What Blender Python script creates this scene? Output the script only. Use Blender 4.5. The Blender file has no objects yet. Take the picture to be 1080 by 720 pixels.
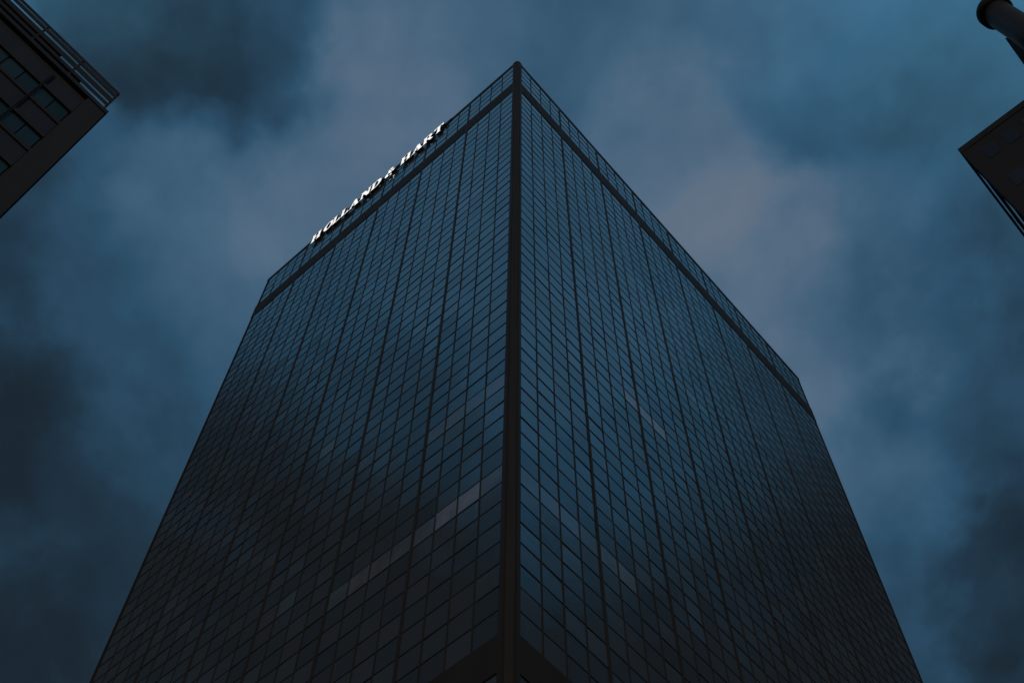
import bpy, bmesh, math, random
from mathutils import Vector, Matrix

random.seed(7)
scene = bpy.context.scene
COL = scene.collection

# ------------------------------------------------------------------ camera model
F_PX, PITCH, ROLL = 1346.975, 1.11007, 0.01679          # focal length for a 1080 px wide frame
EYE = 1.7
TH = 0.73884                                            # street grid against the view heading
ROT = math.pi / 2 - TH
FW = Vector((0, math.cos(PITCH), math.sin(PITCH)))
UP0 = Vector((0, -math.sin(PITCH), math.cos(PITCH)))
RT0 = Vector((1, 0, 0))
RT = math.cos(ROLL) * RT0 + math.sin(ROLL) * UP0
UP = -math.sin(ROLL) * RT0 + math.cos(ROLL) * UP0
EX = Vector((math.sin(TH), math.cos(TH), 0))            # street grid axes
EY = Vector((-math.cos(TH), math.sin(TH), 0))

def ray(x, y):
    return (F_PX * FW + (x - 540) * RT - (y - 360) * UP).normalized()

def grid(gx, gy, z):
    """street-grid metres -> world"""
    v = EX * gx + EY * gy
    return Vector((v.x, v.y, z))

def project(w):
    d = w - Vector((0, 0, EYE))
    k = d.dot(FW)
    return 540 + F_PX * d.dot(RT) / k, 360 - F_PX * d.dot(UP) / k

cam_d = bpy.data.cameras.new('camera')
cam_d.sensor_width = 36
cam_d.lens = 36 * F_PX / 1080
cam_d.clip_start = 0.1
cam_d.clip_end = 6000
cam = bpy.data.objects.new('camera', cam_d)
COL.objects.link(cam)
M = Matrix((RT, UP, -FW)).transposed().to_4x4()
M.translation = (0, 0, EYE)
cam.matrix_world = M
scene.camera = cam

# ------------------------------------------------------------------ materials
def mat_new(name):
    m = bpy.data.materials.new(name)
    m.use_nodes = True
    nt = m.node_tree
    return m, nt, nt.nodes['Principled BSDF']

def N(nt, typ, **kw):
    n = nt.nodes.new(typ)
    for k, v in kw.items():
        setattr(n, k, v)
    return n

def math_node(nt, op, a, b=None, clamp=False):
    n = N(nt, 'ShaderNodeMath', operation=op, use_clamp=clamp)
    for i, v in enumerate((a, b)):
        if v is None:
            continue
        if hasattr(v, 'is_linked'):
            nt.links.new(v, n.inputs[i])
        else:
            n.inputs[i].default_value = v
    return n.outputs[0]

def worn(name, c0, c1, scale=2.0, rough=0.6, metallic=0.0, streak=True, bump=0.05):
    """a painted / weathered surface: two tones mixed by noise, with vertical rain streaks"""
    m, nt, b = mat_new(name)
    tc = N(nt, 'ShaderNodeTexCoord')
    mp = N(nt, 'ShaderNodeMapping')
    mp.inputs['Scale'].default_value = (1, 1, 0.12 if streak else 1)
    nt.links.new(tc.outputs['Object'], mp.inputs[0])
    nz = N(nt, 'ShaderNodeTexNoise')
    nz.inputs['Scale'].default_value = scale
    nz.inputs['Detail'].default_value = 6
    nz.inputs['Roughness'].default_value = 0.6
    nt.links.new(mp.outputs[0], nz.inputs['Vector'])
    cr = N(nt, 'ShaderNodeValToRGB')
    cr.color_ramp.elements[0].position = 0.32
    cr.color_ramp.elements[1].position = 0.7
    cr.color_ramp.elements[0].color = (*c0, 1)
    cr.color_ramp.elements[1].color = (*c1, 1)
    nt.links.new(nz.outputs['Fac'], cr.inputs[0])
    nt.links.new(cr.outputs[0], b.inputs['Base Color'])
    b.inputs['Roughness'].default_value = rough
    b.inputs['Metallic'].default_value = metallic
    b.inputs['Specular IOR Level'].default_value = 0.12
    if bump:
        bp = N(nt, 'ShaderNodeBump')
        bp.inputs['Strength'].default_value = bump
        bp.inputs['Distance'].default_value = 0.02
        nt.links.new(nz.outputs['Fac'], bp.inputs['Height'])
        nt.links.new(bp.outputs[0], b.inputs['Normal'])
    return m

def glass(name, base, ior, tint, vary=0.25, rough=0.02, wave=0.006):
    """coated facade glass seen from outside: dark body, tinted mirror-like face, each pane a little different"""
    m, nt, b = mat_new(name)
    geo = N(nt, 'ShaderNodeNewGeometry')
    oi = N(nt, 'ShaderNodeObjectInfo')
    r = math_node(nt, 'FRACT', math_node(nt, 'ADD', geo.outputs['Random Per Island'],
                                         math_node(nt, 'MULTIPLY', oi.outputs['Random'], 7.31)))
    r2 = math_node(nt, 'FRACT', math_node(nt, 'MULTIPLY', r, 17.37))
    mx = N(nt, 'ShaderNodeMix', data_type='RGBA')
    mx.inputs['A'].default_value = (*[c * (1 - vary) for c in tint], 1)
    mx.inputs['B'].default_value = (*tint, 1)
    nt.links.new(r, mx.inputs['Factor'])
    nt.links.new(mx.outputs['Result'], b.inputs['Specular Tint'])
    mb = N(nt, 'ShaderNodeMix', data_type='RGBA')
    mb.inputs['A'].default_value = (*[c * 0.8 for c in base], 1)
    mb.inputs['B'].default_value = (*[c * 1.2 for c in base], 1)
    nt.links.new(r2, mb.inputs['Factor'])
    nt.links.new(mb.outputs['Result'], b.inputs['Base Color'])
    b.inputs['IOR'].default_value = ior
    b.inputs['Roughness'].default_value = rough
    tc = N(nt, 'ShaderNodeTexCoord')
    nz = N(nt, 'ShaderNodeTexNoise')
    nz.inputs['Scale'].default_value = 0.9
    nz.inputs['Detail'].default_value = 2
    nt.links.new(tc.outputs['Object'], nz.inputs['Vector'])
    bp = N(nt, 'ShaderNodeBump')
    bp.inputs['Strength'].default_value = 1.0
    bp.inputs['Distance'].default_value = wave
    nt.links.new(nz.outputs['Fac'], bp.inputs['Height'])
    nt.links.new(bp.outputs[0], b.inputs['Normal'])
    return m, nt, b

def lit_glass(name, base, ior, tint, col, strength):
    """the same glass with a dimly lit ceiling behind it"""
    m, nt, b = glass(name, base, ior, tint)
    b.inputs['Emission Color'].default_value = (*col, 1)
    tc = N(nt, 'ShaderNodeTexCoord')
    nz = N(nt, 'ShaderNodeTexNoise')
    nz.inputs['Scale'].default_value = 0.7
    nz.inputs['Detail'].default_value = 3
    nt.links.new(tc.outputs['Object'], nz.inputs['Vector'])
    mr = N(nt, 'ShaderNodeMapRange')
    mr.inputs['From Min'].default_value = 0.3
    mr.inputs['From Max'].default_value = 0.7
    mr.inputs['To Min'].default_value = strength * 0.55
    mr.inputs['To Max'].default_value = strength * 1.35
    nt.links.new(nz.outputs['Fac'], mr.inputs['Value'])
    nt.links.new(mr.outputs[0], b.inputs['Emission Strength'])
    return m

TINT = (0.50, 0.86, 1.0)
GB = (0.170, 0.160, 0.152)
GI = 3.0
MAT = {}
MAT['bronze'] = worn('dark_bronze_metal', (0.098, 0.078, 0.064), (0.118, 0.094, 0.078), 1.5, 0.5)
MAT['bronze_band'] = worn('dark_bronze_panel', (0.092, 0.074, 0.060), (0.122, 0.098, 0.080), 0.6, 0.6)
MAT['transom'] = worn('slate_anodised_metal', (0.085, 0.085, 0.088), (0.105, 0.105, 0.11), 1.5, 0.35)
MAT['transom'].node_tree.nodes['Principled BSDF'].inputs['Specular IOR Level'].default_value = 0.6
MAT['core'] = worn('dark_interior', (0.02, 0.02, 0.02), (0.03, 0.03, 0.03), 0.5, 0.8)
MAT['roof'] = worn('roof_membrane', (0.12, 0.12, 0.12), (0.18, 0.17, 0.16), 0.3, 0.9, streak=False)
MAT['glass'] = glass('tinted_facade_glass', GB, GI, TINT)[0]
MAT['lit_warm'] = lit_glass('glass_lit_ceiling', GB, GI, TINT, (0.82, 0.80, 1.0), 0.026)
MAT['lit_dim'] = lit_glass('glass_dim_ceiling', GB, GI, TINT, (0.74, 0.80, 1.0), 0.009)
MAT['lit_blue'] = lit_glass('glass_pale_blind', GB, GI, TINT, (0.45, 0.80, 1.0), 0.008)
MAT['letter_side'] = worn('black_letter_metal', (0.015, 0.015, 0.016), (0.03, 0.03, 0.03), 3, 0.5)
MAT['concrete'] = worn('dark_precast_concrete', (0.125, 0.118, 0.118), (0.155, 0.147, 0.145), 0.9, 0.85)
MAT['spandrel'] = worn('slate_spandrel_panel', (0.105, 0.11, 0.125), (0.135, 0.14, 0.155), 0.9, 0.6)
MAT['steel'] = worn('dark_painted_steel', (0.115, 0.10, 0.095), (0.14, 0.12, 0.115), 2, 0.55)
MAT['rust'] = worn('brown_painted_steel', (0.15, 0.10, 0.085), (0.2, 0.14, 0.12), 2, 0.6)
MAT['teal_glass'] = glass('teal_window_glass', (0.07, 0.13, 0.14), 1.5, (0.7, 1.0, 1.0))[0]
MAT['plain_glass'] = glass('grey_window_glass', (0.09, 0.09, 0.11), 1.25, (0.9, 0.9, 1.0))[0]
MAT['stone'] = worn('brown_stone_cladding', (0.085, 0.078, 0.075), (0.11, 0.10, 0.098), 0.8, 0.8)
MAT['asphalt'] = worn('asphalt', (0.04, 0.04, 0.042), (0.065, 0.064, 0.062), 0.8, 0.9, streak=False)
MAT['paving'] = worn('concrete_paving', (0.2, 0.2, 0.19), (0.28, 0.27, 0.26), 0.7, 0.9, streak=False)

m, nt, b = mat_new('white_lit_acrylic')
b.inputs['Base Color'].default_value = (0.8, 0.8, 0.8, 1)
b.inputs['Emission Color'].default_value = (1.0, 0.97, 0.94, 1)
b.inputs['Emission Strength'].default_value = 0.95
MAT['letter_face'] = m

# ------------------------------------------------------------------ mesh helpers
def add_box(bm, x0, x1, y0, y1, z0, z1):
    v = [bm.verts.new(p) for p in ((x0, y0, z0), (x1, y0, z0), (x1, y1, z0), (x0, y1, z0),
                                   (x0, y0, z1), (x1, y0, z1), (x1, y1, z1), (x0, y1, z1))]
    for f in ((0, 3, 2, 1), (4, 5, 6, 7), (0, 1, 5, 4), (1, 2, 6, 5), (2, 3, 7, 6), (3, 0, 4, 7)):
        bm.faces.new([v[i] for i in f])
    return v

def add_prism(bm, pts, z0, z1):
    lo = [bm.verts.new((x, y, z0)) for x, y in pts]
    hi = [bm.verts.new((x, y, z1)) for x, y in pts]
    n = len(pts)
    bm.faces.new(lo[::-1]); bm.faces.new(hi)
    for i in range(n):
        bm.faces.new((lo[i], lo[(i + 1) % n], hi[(i + 1) % n], hi[i]))

def add_lathe(bm, cx, cy, prof, n=40):
    rings = []
    for r, z in prof:
        rings.append([bm.verts.new((cx + r * math.cos(2 * math.pi * k / n), cy + r * math.sin(2 * math.pi * k / n), z)) for k in range(n)])
    for a, b_ in zip(rings, rings[1:]):
        for k in range(n):
            f = bm.faces.new((a[k], a[(k + 1) % n], b_[(k + 1) % n], b_[k]))
            f.smooth = True
    bm.faces.new(rings[0][::-1]); bm.faces.new(rings[-1])

def obj(name, bm, mat, parent=None, mats=None):
    me = bpy.data.meshes.new(name)
    bm.to_mesh(me); bm.free()
    for x in (mats or [mat]):
        me.materials.append(x)
    o = bpy.data.objects.new(name, me)
    COL.objects.link(o)
    o.parent = parent
    return o

def box(name, dims, mat, parent):
    bm = bmesh.new(); add_box(bm, *dims)
    return obj(name, bm, mat, parent)

def thing(name, label, cat, gx, gy, z=0.0, group=None):
    o = bpy.data.objects.new(name, None)
    COL.objects.link(o)
    o.location = grid(gx, gy, z)
    o.rotation_euler = (0, 0, ROT)
    o['label'] = label; o['category'] = cat
    if group:
        o['group'] = group
    return o

# ------------------------------------------------------------------ setting
bm = bmesh.new()
s = 2500
bm.faces.new([bm.verts.new(p) for p in ((-s, -s, 0), (s, -s, 0), (s, s, 0), (-s, s, 0))])
g = obj('ground', bm, MAT['asphalt']); g['kind'] = 'structure'

# ------------------------------------------------------------------ the glass tower
U = 33.0
CX, CY = 24.46, 22.157                       # near corner in street-grid metres
BAY, CW = 0.18423 * U, 0.01722 * U
PW = BAY / 4
L, R = 6 * BAY + 2 * CW, 8 * BAY + 2 * CW
H = 4.00866 * U + EYE
TB0, TB1 = 3.69351 * U + EYE, 3.78467 * U + EYE
BB0, BB1 = 1.16779 * U + EYE, 1.23721 * U + EYE
ROW = (TB0 - BB1) / 50
tower = thing('office_tower', 'tall dark blue glass office tower with black corner column and crown band',
              'tower', CX, CY)

box('wall', (0.22, R - 0.22, 0.22, L - 0.22, 0.0, H - 1.2), MAT['core'], tower)

# rows of panes: (z0, z1)
rows = []
z = BB0
while z - ROW > 6:
    rows.append((z - ROW, z)); z -= ROW
rows = rows[::-1]
n_low = len(rows)
rows += [(BB1 + k * ROW, BB1 + (k + 1) * ROW) for k in range(50)]
TR = (H - 0.75 - TB1) / 4
TR_N = 4
rows += [(TB1 + k * TR, TB1 + (k + 1) * TR) for k in range(TR_N)]

def pane_corners(side, c, r, inset=0.0):
    """centre, width axis of one pane in tower metres"""
    s0 = CW + c * PW
    z0, z1 = rows[r]
    if side == 'R':
        return Vector((s0 + PW / 2, 0.022, (z0 + z1) / 2)), Vector((1, 0, 0)), Vector((0, -1, 0))
    return Vector((0.022, s0 + PW / 2, (z0 + z1) / 2)), Vector((0, 1, 0)), Vector((-1, 0, 0))

def pane_at(x, y):
    """which pane a sight line meets: used to read the lit windows off the view"""
    d = ray(x, y)
    dl = Vector((d.dot(EX), d.dot(EY), d.z))
    best = None
    for side in 'RL':
        t = (CY / dl.y) if side == 'R' else (CX / dl.x)
        p = dl * t
        sx, sy, zz = p.x - CX, p.y - CY, p.z + EYE
        s = sx if side == 'R' else sy
        if 0 < s < (R if side == 'R' else L):
            c = int((s - CW) // PW)
            for r, (z0, z1) in enumerate(rows):
                if z0 <= zz < z1:
                    return (side, c, r)
    return None

lit = {}
for kind, pts in (
    ('lit_warm', [(495.6, 523), (472, 537.6), (663.7, 418), (681, 436), (695, 452)]),
    ('lit_dim', [(462, 447), (480, 433), (505, 415), (519, 405), (519, 505), (452, 554), (423.4, 577), (400, 593.6), (378, 611.6), (577, 526), (598, 545), (641, 590), (660.6, 609.6)]),
    ('lit_blue', [(356.6, 628), (559, 506), (620, 567), (299, 639), (346, 471), (730.6, 417), (741, 429)])):
    for q in pts:
        k = pane_at(*q)
        if k:
            lit[k] = kind

panes = []
for side, nc in (('R', 32), ('L', 24)):
    for c in range(nc):
        for r in range(len(rows)):
            panes.append((side, c, r))

def world(v):
    return grid(CX + v.x, CY + v.y, v.z)

def seen_area(k):
    ctr, ax, nrm = pane_corners(*k)
    x, y = project(world(ctr))
    if not (-5 < x < 1085 and -5 < y < 725):
        return 0
    h = (rows[k[2]][1] - rows[k[2]][0]) / 2
    a = project(world(ctr + ax * PW / 2)); b_ = project(world(ctr - ax * PW / 2))
    c_ = project(world(ctr + Vector((0, 0, h)))); d_ = project(world(ctr - Vector((0, 0, h))))
    return abs((a[0] - b_[0]) * (c_[1] - d_[1]) - (a[1] - b_[1]) * (c_[0] - d_[0]))

panes.sort(key=seen_area, reverse=True)
big, rest = panes[:100], panes[100:]
SLOT = {'glass': 0, 'lit_warm': 1, 'lit_dim': 2, 'lit_blue': 3}

def add_pane(bm, k):
    ctr, ax, nrm = pane_corners(*k)
    h = (rows[k[2]][1] - rows[k[2]][0]) / 2 - 0.01
    w = PW / 2 - 0.01
    # each pane sits a hair out of true, as glazing does
    ta, tb = random.gauss(0, 0.006), random.gauss(0, 0.006)
    vs = []
    for depth in (0.0, 0.03):
        for sx, sz in ((-1, -1), (1, -1), (1, 1), (-1, 1)):
            p = ctr + ax * (sx * w) + Vector((0, 0, sz * h)) + nrm * (sx * w * ta + sz * h * tb - depth)
            vs.append(bm.verts.new(p))
    slot = SLOT[lit.get(k, 'glass')]
    quads = [(0, 1, 2, 3), (7, 6, 5, 4), (0, 4, 5, 1), (1, 5, 6, 2), (2, 6, 7, 3), (3, 7, 4, 0)]
    for q in quads:
        f = bm.faces.new([vs[i] for i in q])
        f.material_index = slot

GM = [MAT['glass'], MAT['lit_warm'], MAT['lit_dim'], MAT['lit_blue']]
for k in big:
    bm = bmesh.new(); add_pane(bm, k)
    bmesh.ops.recalc_face_normals(bm, faces=bm.faces[:])
    w_ = obj('window', bm, None, tower, GM)
    if lit.get(k) in ('lit_warm', 'lit_dim'):
        w_['label'] = 'window with a dim mauve glow behind its glass'
bm = bmesh.new()
for k in rest:
    add_pane(bm, k)
bmesh.ops.recalc_face_normals(bm, faces=bm.faces[:])
wp = obj('windows', bm, None, tower, GM); wp['kind'] = 'stuff'

# mullions: thin between panes, heavy at every bay
ZB = rows[0][0]
for side, nc in (('R', 32), ('L', 24)):
    for c in range(nc + 1):
        heavy = c % 4 == 0
        if c in (0, nc):
            continue
        hw, d = (0.085, 0.035) if heavy else (0.036, 0.012)
        s_ = CW + c * PW
        dims = (s_ - hw, s_ + hw, -d, 0.2) if side == 'R' else (-d, 0.2, s_ - hw, s_ + hw)
        box('mullion', (*dims, ZB, H - 0.8), MAT['bronze'], tower)
# transoms: one line round both faces
for r in range(len(rows)):
    if r in (n_low, n_low + 50):
        continue
    z0 = rows[r][0]
    hh = 0.020 if r > n_low + 50 else 0.034
    bm = bmesh.new()
    add_box(bm, CW, R - CW, -0.008, 0.19, z0 - hh, z0 + hh)
    add_box(bm, -0.008, 0.19, CW, L - CW, z0 - hh, z0 + hh)
    obj('transom', bm, MAT['transom'], tower)
# bands
def band(name, z0, z1, d):
    bm = bmesh.new()
    add_box(bm, CW * 0.8, R - 0.05, -d, 0.5, z0, z1)
    add_box(bm, -d, 0.5, CW * 0.8, L - 0.05, z0, z1)
    return obj(name, bm, MAT['bronze_band'], tower)
band('crown_band', TB0, TB1, 0.03)
band('base_band', BB0, BB1, 0.03)
band('cornice', H - 0.8, H - 0.06, 0.025)
# columns
def corner_prism(bm, x, y, sx, sy, e, cw, z0, z1, ch=0.16):
    """column round the outer corner (x, y) of the tower, chamfered, with a shadow groove on each face"""
    q = [(-e, cw), (-e, ch), (-e + ch + e, -e), (cw, -e), (cw, 0.5), (0.5, cw)]
    add_prism(bm, [(x + sx * a, y + sy * b_) for a, b_ in q], z0, z1)
bm = bmesh.new(); corner_prism(bm, 0, 0, 1, 1, 0.08, CW, 0, H - 0.02)
bmesh.ops.recalc_face_normals(bm, faces=bm.faces[:])
obj('corner_column', bm, MAT['bronze'], tower)
bm = bmesh.new()
add_box(bm, 0.26, 0.34, -0.12, -0.07, 0, H - 0.1)
add_box(bm, -0.12, -0.07, 0.26, 0.34, 0, H - 0.1)
obj('column_fin', bm, MAT['bronze_band'], tower)
for (x, y, sx, sy) in ((R, 0, -1, 1), (0, L, 1, -1), (R, L, -1, -1)):
    bm = bmesh.new(); corner_prism(bm, x, y, sx, sy, 0.015, CW * 0.3, 0, H - 0.04)
    bmesh.ops.recalc_face_normals(bm, faces=bm.faces[:])
    obj('corner_column', bm, MAT['bronze'], tower)
box('lightning_rod', (0.20, 0.26, 0.20, 0.26, H - 0.03, H + 0.5), MAT['bronze'], tower)
box('roof', (0.3, R - 0.3, 0.3, L - 0.3, H - 1.2, H - 0.9), MAT['roof'], tower)
# rear faces
bm = bmesh.new()
add_box(bm, CW, R - CW, L - 0.15, L - 0.05, 0, H - 0.05); add_box(bm, R - 0.15, R - 0.05, CW, L - CW, 0, H - 0.05)
obj('rear_wall', bm, MAT['bronze_band'], tower)
bm = bmesh.new()
add_box(bm, CW, R - CW, 0.02, 0.2, 0, ZB - 0.06); add_box(bm, 0.02, 0.2, CW, L - CW, 0, ZB - 0.06)
obj('lobby_wall', bm, MAT['bronze_band'], tower)

# ------------------------------------------------------------------ lit roof sign on the left face
# letter outlines, unit cap height, serif capitals; first loop is the outline, further loops are counters
def arc(cx, cy, rx, ry, a0, a1, n):
    return [(cx + rx * math.cos(math.radians(a0 + (a1 - a0) * i / n)), cy + ry * math.sin(math.radians(a0 + (a1 - a0) * i / n))) for i in range(n + 1)]
SF = 0.07          # serif height
LET = {}
LET['H'] = (0.78, [[(0, 0), (.30, 0), (.30, SF), (.24, SF), (.24, .45), (.54, .45), (.54, SF), (.48, SF), (.48, 0), (.78, 0), (.78, SF), (.72, SF), (.72, 1 - SF),
                    (.78, 1 - SF), (.78, 1), (.48, 1), (.48, 1 - SF), (.54, 1 - SF), (.54, .56), (.24, .56), (.24, 1 - SF), (.30, 1 - SF), (.30, 1), (0, 1), (0, 1 - SF), (.06, 1 - SF), (.06, SF), (0, SF)]])
LET['O'] = (0.80, [arc(.40, .5, .40, .52, 0, 360, 32)[:-1], arc(.40, .5, .21, .40, 360, 0, 32)[:-1]])
LET['L'] = (0.62, [[(0, 0), (.62, 0), (.62, .26), (.55, .26), (.50, .11), (.24, .11), (.24, 1 - SF), (.31, 1 - SF), (.31, 1), (0, 1), (0, 1 - SF), (.06, 1 - SF), (.06, SF), (0, SF)]])
LET['A'] = (0.84, [[(0, 0), (.26, 0), (.26, SF), (.17, SF), (.24, .27), (.52, .27), (.58, SF), (.50, SF), (.50, 0), (.84, 0), (.84, SF), (.78, SF), (.50, 1), (.36, 1), (.09, SF), (0, SF)],
                   [(.275, .38), (.385, .74), (.49, .38)]])
LET['N'] = (0.84, [[(0, 0), (.27, 0), (.27, SF), (.18, SF), (.18, .76), (.62, 0), (.77, 0), (.77, 1 - SF), (.84, 1 - SF), (.84, 1), (.57, 1), (.57, 1 - SF), (.67, 1 - SF), (.67, .36),
                    (.28, 1), (0, 1), (0, 1 - SF), (.08, 1 - SF), (.08, SF), (0, SF)]])
LET['D'] = (0.80, [[(0, 0), (.38, 0)] + arc(.38, .5, .42, .5, -90, 90, 18)[1:] + [(0, 1), (0, 1 - SF), (.06, 1 - SF), (.06, SF), (0, SF)],
                   [(.24, .10), (.24, .90)] + arc(.36, .5, .24, .40, 90, -90, 16)])
LET['R'] = (0.80, [[(0, 0), (.30, 0), (.30, SF), (.24, SF), (.24, .43), (.34, .43), (.60, 0), (.80, 0), (.80, SF), (.74, SF), (.53, .45)] + arc(.40, .72, .28, .28, -55, 90, 12) +
                   [(0, 1), (0, 1 - SF), (.06, 1 - SF), (.06, SF), (0, SF)], [(.24, .54), (.24, .90)] + arc(.38, .72, .13, .18, 90, -90, 10)])
LET['T'] = (0.74, [[(.22, 0), (.52, 0), (.52, SF), (.46, SF), (.46, .89), (.61, .89), (.67, .74), (.74, .74), (.74, 1), (0, 1), (0, .74), (.07, .74), (.13, .89), (.28, .89), (.28, SF), (.22, SF)]])
LET['&'] = (0.86, [[(.62, 0), (.86, 0), (.86, SF), (.80, SF), (.64, .24), (.76, .46), (.82, .46), (.82, .52), (.54, .52), (.54, .46), (.62, .46), (.54, .34), (.40, .56)] + arc(.40, .78, .20, .22, -30, 190, 14) +
                   [(.22, .68), (.27, .56)] + arc(.28, .28, .28, .29, 100, 290, 16) + [(.50, .10)],
                   arc(.385, .79, .075, .11, 360, 0, 12)[:-1], [(.335, .46), (.45, .20)] + arc(.31, .27, .12, .16, 290, 110, 10)])

def letter_curve(ch, mode, depth):
    w, loops = LET[ch]
    cu = bpy.data.curves.new('letter_outline', 'CURVE')
    cu.dimensions = '2D'
    cu.fill_mode = mode
    cu.extrude = depth / 2
    cu.offset = 0.075
    for lp in loops:
        sp = cu.splines.new('POLY')
        sp.points.add(len(lp) - 1)
        for p, (x, y) in zip(sp.points, lp):
            p.co = (x * LH * LWK, y * LH, 0, 1)
        sp.use_cyclic_u = True
    o = bpy.data.objects.new('letter_outline', cu)
    COL.objects.link(o)
    bpy.context.view_layer.update()
    dg = bpy.context.evaluated_depsgraph_get()
    me = bpy.data.meshes.new_from_object(o.evaluated_get(dg))
    bpy.data.objects.remove(o)
    return w, me

LH, LWK = 2.25, 0.79
OFF_BACK, OFF_FRONT, OFF_FACE = 0.13, 0.26, 0.225
SIGN_Z = 130.08 + EYE
sign = thing('rooftop_sign', 'row of white lit capital letters standing off the top of the glass tower', 'sign', CX, CY, 0)
seq = [('H', 334.5, 247.5), ('O', 346.8, 238), ('L', 355.5, 229.9), ('L', 364, 222.8), ('A', 374, 214), ('N', 385.7, 204), ('D', 397, 194.5), ('&', 412.2, 180.8),
       ('H', 428.5, 165.5), ('A', 440.5, 155.3), ('R', 452, 145.5), ('T', 463, 135.5)]
cache = {}
for ch, px, py in seq:
    d = ray(px, py)
    dl = Vector((d.dot(EX), d.dot(EY), d.z))
    yc = (dl * ((CX - OFF_FACE) / dl.x)).y - CY
    if ch not in cache:
        w, wall_me = letter_curve(ch, 'NONE', OFF_FRONT - OFF_BACK)
        _, back_me = letter_curve(ch, 'BOTH', 0.02)
        cache[ch] = (w, wall_me, back_me)
    w, wall_me, back_me = cache[ch]
    w *= LH * LWK
    # curve plane: x -> -Y of the tower (reading direction seen from the street), y -> Z, z -> outward (-X)
    def place(me, off, xs, name, mat, parent):
        bm = bmesh.new(); bm.from_mesh(me)
        for v in bm.verts:
            x, y, z_ = v.co
            v.co = (-off - z_, -(x - w / 2), y)
        o = obj(name, bm, mat, parent)
        return o
    bm_ = bmesh.new(); bm_.from_mesh(wall_me)
    tmp = back_me.copy(); tmp.transform(Matrix.Translation((0, 0, -(OFF_FRONT - OFF_BACK) / 2 + 0.02)))
    bm_.from_mesh(tmp); body_me = bpy.data.meshes.new('letter_body'); bm_.to_mesh(body_me); bm_.free()
    # walls and back
    lt = place(body_me, (OFF_BACK + OFF_FRONT) / 2, 0, 'letter', MAT['letter_side'], sign)
    lt.location = (0, yc, SIGN_Z)
    sol = lt.modifiers.new('thickness', 'SOLIDIFY'); sol.thickness = 0.016; sol.offset = 0
    fc = place(back_me, OFF_FACE, 0, 'lit_face', MAT['letter_face'], lt)
bm = bmesh.new()
ya, yb = 32.4 - CY - 1.0, 50.6 - CY + 0.6
for zz in (0.35, 1.75):
    add_box(bm, -OFF_BACK + 0.015, -OFF_BACK + 0.07, ya, yb, SIGN_Z + zz, SIGN_Z + zz + 0.12)
obj('raceway', bm, MAT['letter_side'], sign)
for i in range(7):
    yy = ya + 0.4 + (yb - ya - 0.8) * i / 6
    for zz in (0.36, 1.76):
        box('bracket', (-OFF_BACK + 0.07, 0.07, yy - 0.02, yy + 0.02, SIGN_Z + zz, SIGN_Z + zz + 0.1), MAT['letter_side'], sign)

# ------------------------------------------------------------------ neighbour across the street, upper left
K = 0.8
HL = 70 * K + EYE
lb = thing('office_building', 'dark concrete office block with teal windows and a barred screen along its roof edge', 'building', -0.13, 31.0 * K)
# local: facade on y = 0, building runs to negative x
WL = 58.0
bm = bmesh.new(); add_box(bm, -WL, 0, 0.12, 34, 0, HL - 0.35)
obj('wall', bm, MAT['concrete'], lb)
ST = 4.5 * K
wins = []
n_st = int((HL - 8) / ST)
# piers, spandrels and window openings
MOD = 1.62
nb = int((WL - 2.5) / MOD)
bm_rest = bmesh.new()
def left_window(bm, x0, x1, z0, z1):
    add_box(bm, x0, x1, 0.07, 0.115, z0, z1)
for st in range(n_st):
    zt = HL - 3.3 * K - st * ST
    zb = zt - 1.75 * K
    for b_ in range(nb):
        xa = -1.06 - b_ * MOD
        for (x1, x0) in ((xa, xa - 0.72), (xa - 0.78, xa - 1.50)):
            if st < 5 and b_ < 7:
                bm = bmesh.new(); left_window(bm, x0, x1, zb, zt)
                obj('window', bm, MAT['teal_glass'], lb)
            else:
                left_window(bm_rest, x0, x1, zb, zt)
w_ = obj('windows', bm_rest, MAT['teal_glass'], lb); w_['kind'] = 'stuff'
bm = bmesh.new()
for st in range(n_st + 1):
    zt = HL - 3.3 * K - st * ST
    z1 = min(HL - 0.4, zt + ST - 1.75 * K)
    add_box(bm, -WL + 0.6, -1.0, 0.06, 0.118, zt + 0.32, z1 - 0.32 if st else HL - 1.0)
obj('spandrel', bm, MAT['spandrel'], lb)
bm = bmesh.new()
for st in range(n_st + 1):
    zt = HL - 3.3 * K - st * ST
    zb = zt - 1.75 * K
    add_box(bm, -WL + 0.6, -1.0, -0.02, 0.119, zt + 0.02, zt + 0.30)
    add_box(bm, -WL + 0.6, -1.0, 0.00, 0.119, zb - 0.30, zb - 0.02)
obj('ledge', bm, MAT['concrete'], lb)
for b_ in range(0, nb, 1):
    xa = -1.06 - (b_ + 1) * MOD + 0.06
    if b_ < 14 and b_ % 2 == 0:
        bm = bmesh.new()
        add_box(bm, xa - 0.05, xa - 0.02, -0.045, 0.117, 4, HL - 0.9)
        add_box(bm, xa + 0.02, xa + 0.05, -0.045, 0.117, 4, HL - 0.9)
        obj('fin', bm, MAT['steel'], lb)
box('corner_pier', (-0.98, 0.0, -0.03, 0.6, 0, HL - 0.36), MAT['concrete'], lb)
box('cornice', (-WL, 0.06, -0.08, 34, HL - 0.35, HL), MAT['concrete'], lb)
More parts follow.
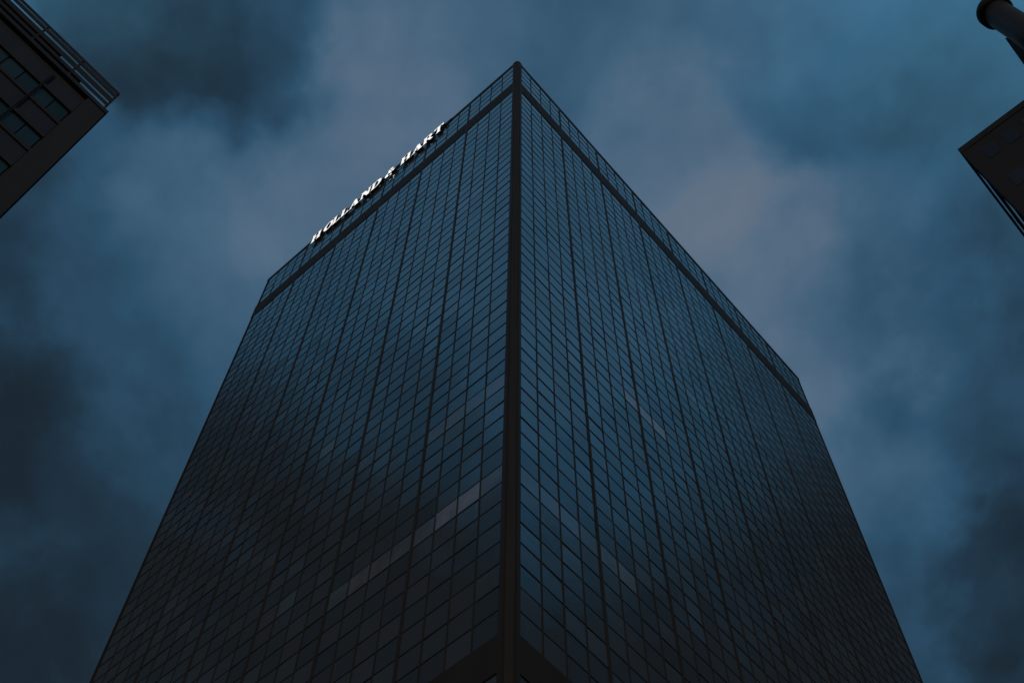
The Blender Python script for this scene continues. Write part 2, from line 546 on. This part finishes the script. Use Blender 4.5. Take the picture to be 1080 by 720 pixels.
# roof screen: four broad bars with thin gaps of sky
SCR = [(0.30, 0.64), (0.88, 1.38), (1.62, 1.98), (2.16, 2.42)]
for i, (z0, z1) in enumerate(SCR):
    box('screen_bar', (-WL + 1, -0.14, -0.07, -0.05, HL + z0 * 1.0, HL + z1 * 1.0), MAT['steel'], lb)
box('screen_rail', (-WL + 1, -0.12, -0.068, -0.052, HL + 2.06, HL + 2.10), MAT['rust'], lb)
x = -0.20
while x > -WL + 2:
    if x > -12:
        box('screen_post', (x - 0.05, x + 0.05, -0.048, 0.03, HL, HL + 2.4), MAT['steel'], lb)
    x -= 2.07
box('screen_panel', (-WL + 1, -2.1 * K, 0.032, 0.05, HL + 0.005, HL + 0.62), MAT['steel'], lb)
box('screen_panel', (-WL + 1, -3.82 * K, 0.054, 0.07, HL + 0.30, HL + 1.36), MAT['steel'], lb)

# ------------------------------------------------------------------ neighbour, right
KR = 52 / 60
HR = 52 + EYE
rb = thing('stone_building', 'dark stone building at the right with ribbon windows, a penthouse and a capped round flue', 'building', 28.5 * KR, -3.15 * KR)
# local: faces x = 0 (towards the tower's street) and y = 0; the body runs to +x and -y
box('wall', (0.03, 40, -44, -0.12, 0, HR - 0.3), MAT['stone'], rb)
box('cornice', (0.0, 40.1, -44.1, 0.0, HR - 0.5, HR), MAT['stone'], rb)
SR = 3.7 * KR
bmr = bmesh.new(); bms = bmesh.new()
n_st = int((HR - 8) / SR)
for st in range(n_st):
    zt = HR - 1.5 * KR - st * SR
    zb = zt - 1.35 * KR
    for k in range(40):
        y1 = -0.62 - k * 0.93
        if st < 4 and k < 8:
            bm = bmesh.new(); add_box(bm, 0.015, 0.028, y1 - 0.58, y1, zb, zt)
            obj('window', bm, MAT['plain_glass'], rb)
        else:
            add_box(bmr, 0.015, 0.028, y1 - 0.58, y1, zb, zt)
    # ribbon windows round the other face
    bm = bmesh.new() if st < 4 else bmr
    for k in range(14):
        x0 = 0.75 + k * 2.6
        add_box(bm, x0, x0 + 2.45, -0.119, -0.03, zb + 0.1, zt - 0.1)
    if st < 4:
        obj('ribbon_window', bm, MAT['glass'], rb)
    add_box(bms, 0.45, 40, -0.119, -0.03, zt + 0.02, zt + 0.42)
w_ = obj('windows', bmr, MAT['plain_glass'], rb); w_['kind'] = 'stuff'
obj('ledge', bms, MAT['stone'], rb)
box('corner_pier', (0.012, 0.42, -0.42, -0.02, 0, HR - 0.52), MAT['stone'], rb)
# penthouse with a round flue at its corner
HP = 62.0
g0 = Vector((28.5 * KR, -3.15 * KR))
def P(gx, gy):
    return gx - g0.x, gy - g0.y
px, py = P(21.0 * HP / 50 + 0.2, -6.47 * HP / 50)
HPZ = HP + EYE
box('penthouse', (px, px + 18, py - 22, py, HR - 0.3, HPZ), MAT['stone'], rb)
cx_, cy_ = P(20.06 * HP / 50, -6.74 * HP / 50)
bm = bmesh.new(); add_lathe(bm, cx_, cy_, [(0.64, HR - 0.3), (0.64, HPZ - 0.1)])
fl = obj('flue', bm, MAT['bronze'], rb)
bm = bmesh.new(); add_lathe(bm, cx_, cy_, [(0.66, HPZ - 0.25), (0.80, HPZ - 0.15), (0.80, HPZ + 0.45), (0.74, HPZ + 0.6)])
obj('cap', bm, MAT['bronze'], fl)

# ------------------------------------------------------------------ dusk sky
world_ = bpy.data.worlds.new('World'); scene.world = world_
world_.use_nodes = True
nt = world_.node_tree
bg = nt.nodes['Background']
SUN_EL, SUN_AZ = math.radians(18), math.radians(180)     # fill light added low behind the camera to lift the dark frames
sky = N(nt, 'ShaderNodeTexSky', sky_type='NISHITA')
sky.sun_disc = False
sky.sun_elevation = SUN_EL
sky.sun_rotation = SUN_AZ
tc = N(nt, 'ShaderNodeTexCoord')
D = tc.outputs['Generated']
sep = N(nt, 'ShaderNodeSeparateXYZ'); nt.links.new(D, sep.inputs[0])
zc = math_node(nt, 'MAXIMUM', sep.outputs['Z'], 0.08)
cmb = N(nt, 'ShaderNodeCombineXYZ')
nt.links.new(math_node(nt, 'DIVIDE', sep.outputs['X'], zc), cmb.inputs[0])
nt.links.new(math_node(nt, 'DIVIDE', sep.outputs['Y'], zc), cmb.inputs[1])
def noise(scale, detail, rough, dist, off):
    mp = N(nt, 'ShaderNodeMapping'); mp.inputs['Location'].default_value = off
    mp.inputs['Rotation'].default_value = (0, 0, 0.5)
    mp.inputs['Scale'].default_value = (1.0, 0.75, 1)
    nt.links.new(cmb.outputs[0], mp.inputs[0])
    nz = N(nt, 'ShaderNodeTexNoise')
    nz.inputs['Scale'].default_value = scale
    nz.inputs['Detail'].default_value = detail
    nz.inputs['Roughness'].default_value = rough
    nz.inputs['Distortion'].default_value = dist
    nt.links.new(mp.outputs[0], nz.inputs['Vector'])
    return math_node(nt, 'SUBTRACT', nz.outputs['Fac'], 0.5)
n1 = noise(3.6, 4, 0.5, 0.25, (3.1, 1.7, 0))
n2 = noise(9.0, 6, 0.55, 0.15, (7.3, 2.2, 0))
dens = math_node(nt, 'ADD', math_node(nt, 'MULTIPLY', n1, 0.30), math_node(nt, 'MULTIPLY', n2, 0.36))
wn = N(nt, 'ShaderNodeTexNoise')
wn.inputs['Scale'].default_value = 9.0
wn.inputs['Detail'].default_value = 4
wn.inputs['Roughness'].default_value = 0.55
nt.links.new(D, wn.inputs['Vector'])
w1 = N(nt, 'ShaderNodeVectorMath', operation='SUBTRACT'); w1.inputs[1].default_value = (0.5, 0.5, 0.5)
nt.links.new(wn.outputs['Color'], w1.inputs[0])
w2 = N(nt, 'ShaderNodeVectorMath', operation='MULTIPLY_ADD'); w2.inputs[1].default_value = (0.17, 0.17, 0.17)
nt.links.new(w1.outputs[0], w2.inputs[0]); nt.links.new(D, w2.inputs[2])
w3 = N(nt, 'ShaderNodeVectorMath', operation='NORMALIZE'); nt.links.new(w2.outputs[0], w3.inputs[0])
DW = w3.outputs[0]
def lobe(d, r_in, r_out, amt):
    """a patch of brighter (amt > 0) or darker (amt < 0) sky in one direction; radii in degrees"""
    global dens
    vm = N(nt, 'ShaderNodeVectorMath', operation='DOT_PRODUCT')
    nt.links.new(DW, vm.inputs[0]); vm.inputs[1].default_value = d
    mr = N(nt, 'ShaderNodeMapRange', interpolation_type='SMOOTHERSTEP')
    mr.inputs['From Min'].default_value = math.cos(math.radians(r_out))
    mr.inputs['From Max'].default_value = math.cos(math.radians(r_in))
    mr.inputs['To Min'].default_value = 0; mr.inputs['To Max'].default_value = amt
    nt.links.new(vm.outputs['Value'], mr.inputs['Value'])
    dens = math_node(nt, 'ADD', dens, mr.outputs[0])
px_lobes = [((560, 240), 4, 24, 0.33), ((715, 180), 1, 6, 0.15), ((775, 270), 1, 6, 0.15), ((840, 380), 1, 6, 0.14), ((390, 170), 1, 7, 0.12), ((430, 60), 1, 6, 0.08),
            ((190, 0), 1, 8.5, -0.29), ((100, -10), 1, 7, -0.24), ((110, 130), 0.5, 5, 0.14), ((-15, 450), 0.5, 5, -0.14), ((1095, 620), 0.5, 5, -0.14), ((940, 600), 0.5, 7, 0.16), ((1010, 250), 0.5, 6, 0.08), ((1010, 50), 1, 8, -0.14),
            ((900, 60), 1, 7, -0.16), ((670, 30), 1, 6, -0.05), ((1040, 150), 1, 7, -0.12), ((30, 700), 1, 7, -0.12), ((940, 460), 1, 7, 0.12), ((180, 250), 1, 7, 0.07)]  # dark corner lobes also put the lens vignetting into the sky colour
for (x, y), a, b_, amt in px_lobes:
    lobe(ray(x, y), a, b_, amt)
def sky_dir(az, el):
    az, el = math.radians(az), math.radians(el)
    return Vector((math.sin(az) * math.cos(el), math.cos(az) * math.cos(el), math.sin(el)))
# unseen sky behind the camera, patches added to shape the reflections in both faces
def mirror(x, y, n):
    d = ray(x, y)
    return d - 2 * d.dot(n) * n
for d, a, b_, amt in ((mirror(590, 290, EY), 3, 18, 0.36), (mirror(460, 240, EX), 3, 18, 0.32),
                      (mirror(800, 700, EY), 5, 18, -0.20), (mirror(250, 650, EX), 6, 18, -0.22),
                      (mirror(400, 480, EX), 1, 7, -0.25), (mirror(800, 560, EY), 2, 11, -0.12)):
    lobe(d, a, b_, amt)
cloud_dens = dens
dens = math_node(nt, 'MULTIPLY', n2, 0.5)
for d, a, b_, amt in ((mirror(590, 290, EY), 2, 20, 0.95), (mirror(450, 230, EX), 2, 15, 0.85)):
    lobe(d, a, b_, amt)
refl_glow = math_node(nt, 'MAXIMUM', dens, 0.0)
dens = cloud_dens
base = math_node(nt, 'ADD', dens, 0.28)
# clouds thicken and darken towards the horizon
el = N(nt, 'ShaderNodeMapRange'); el.inputs['From Min'].default_value = 0.35; el.inputs['From Max'].default_value = 0.88
el.inputs['To Min'].default_value = -0.28; el.inputs['To Max'].default_value = 0.0
nt.links.new(sep.outputs['Z'], el.inputs['Value'])
base = math_node(nt, 'ADD', base, el.outputs[0], clamp=True)
cr = N(nt, 'ShaderNodeValToRGB')
stops = [(0.0, (0.0098, 0.0170, 0.025)), (0.24, (0.014, 0.035, 0.060)), (0.46, (0.026, 0.0765, 0.137)), (0.66, (0.054, 0.116, 0.191)), (0.83, (0.094, 0.150, 0.222)), (1.0, (0.138, 0.170, 0.228))]
e = cr.color_ramp.elements
while len(e) < len(stops):
    e.new(0.5)
for q, (p_, c) in zip(e, stops):
    q.position = p_; q.color = (*c, 1)
nt.links.new(base, cr.inputs[0])
# a little of the clear sky comes through the cloud
ss = N(nt, 'ShaderNodeMix', data_type='RGBA', blend_type='MULTIPLY')
ss.inputs['Factor'].default_value = 1
nt.links.new(sky.outputs[0], ss.inputs['A'])
ss.inputs['B'].default_value = (0.0012, 0.0012, 0.0012, 1)
ad = N(nt, 'ShaderNodeMix', data_type='RGBA', blend_type='ADD')
ad.inputs['Factor'].default_value = 1
nt.links.new(cr.outputs[0], ad.inputs['A'])
nt.links.new(ss.outputs['Result'], ad.inputs['B'])
# blue glow added behind the viewer to brighten the mirroring glass
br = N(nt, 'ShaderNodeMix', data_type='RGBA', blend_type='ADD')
nt.links.new(refl_glow, br.inputs['Factor'])
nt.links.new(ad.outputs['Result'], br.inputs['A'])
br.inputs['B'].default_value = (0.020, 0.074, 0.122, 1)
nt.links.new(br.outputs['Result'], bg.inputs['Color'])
bg.inputs['Strength'].default_value = 1.0

sd = bpy.data.lights.new('fill_sun', 'SUN'); sd.energy = 0.2; sd.angle = math.radians(15); sd.color = (1, 0.93, 0.85)
so = bpy.data.objects.new('fill_sun', sd); COL.objects.link(so)
sv = Vector((math.sin(SUN_AZ) * math.cos(SUN_EL), math.cos(SUN_AZ) * math.cos(SUN_EL), math.sin(SUN_EL)))
so.rotation_euler = sv.to_track_quat('Z', 'Y').to_euler()

vs = scene.view_settings
vs.view_transform = 'Standard'
try:
    vs.look = 'None'
except Exception:
    pass
vs.exposure = 0; vs.gamma = 1; vs.use_curve_mapping = False
scene.render.engine = 'CYCLES'
scene.cycles.use_denoising = True
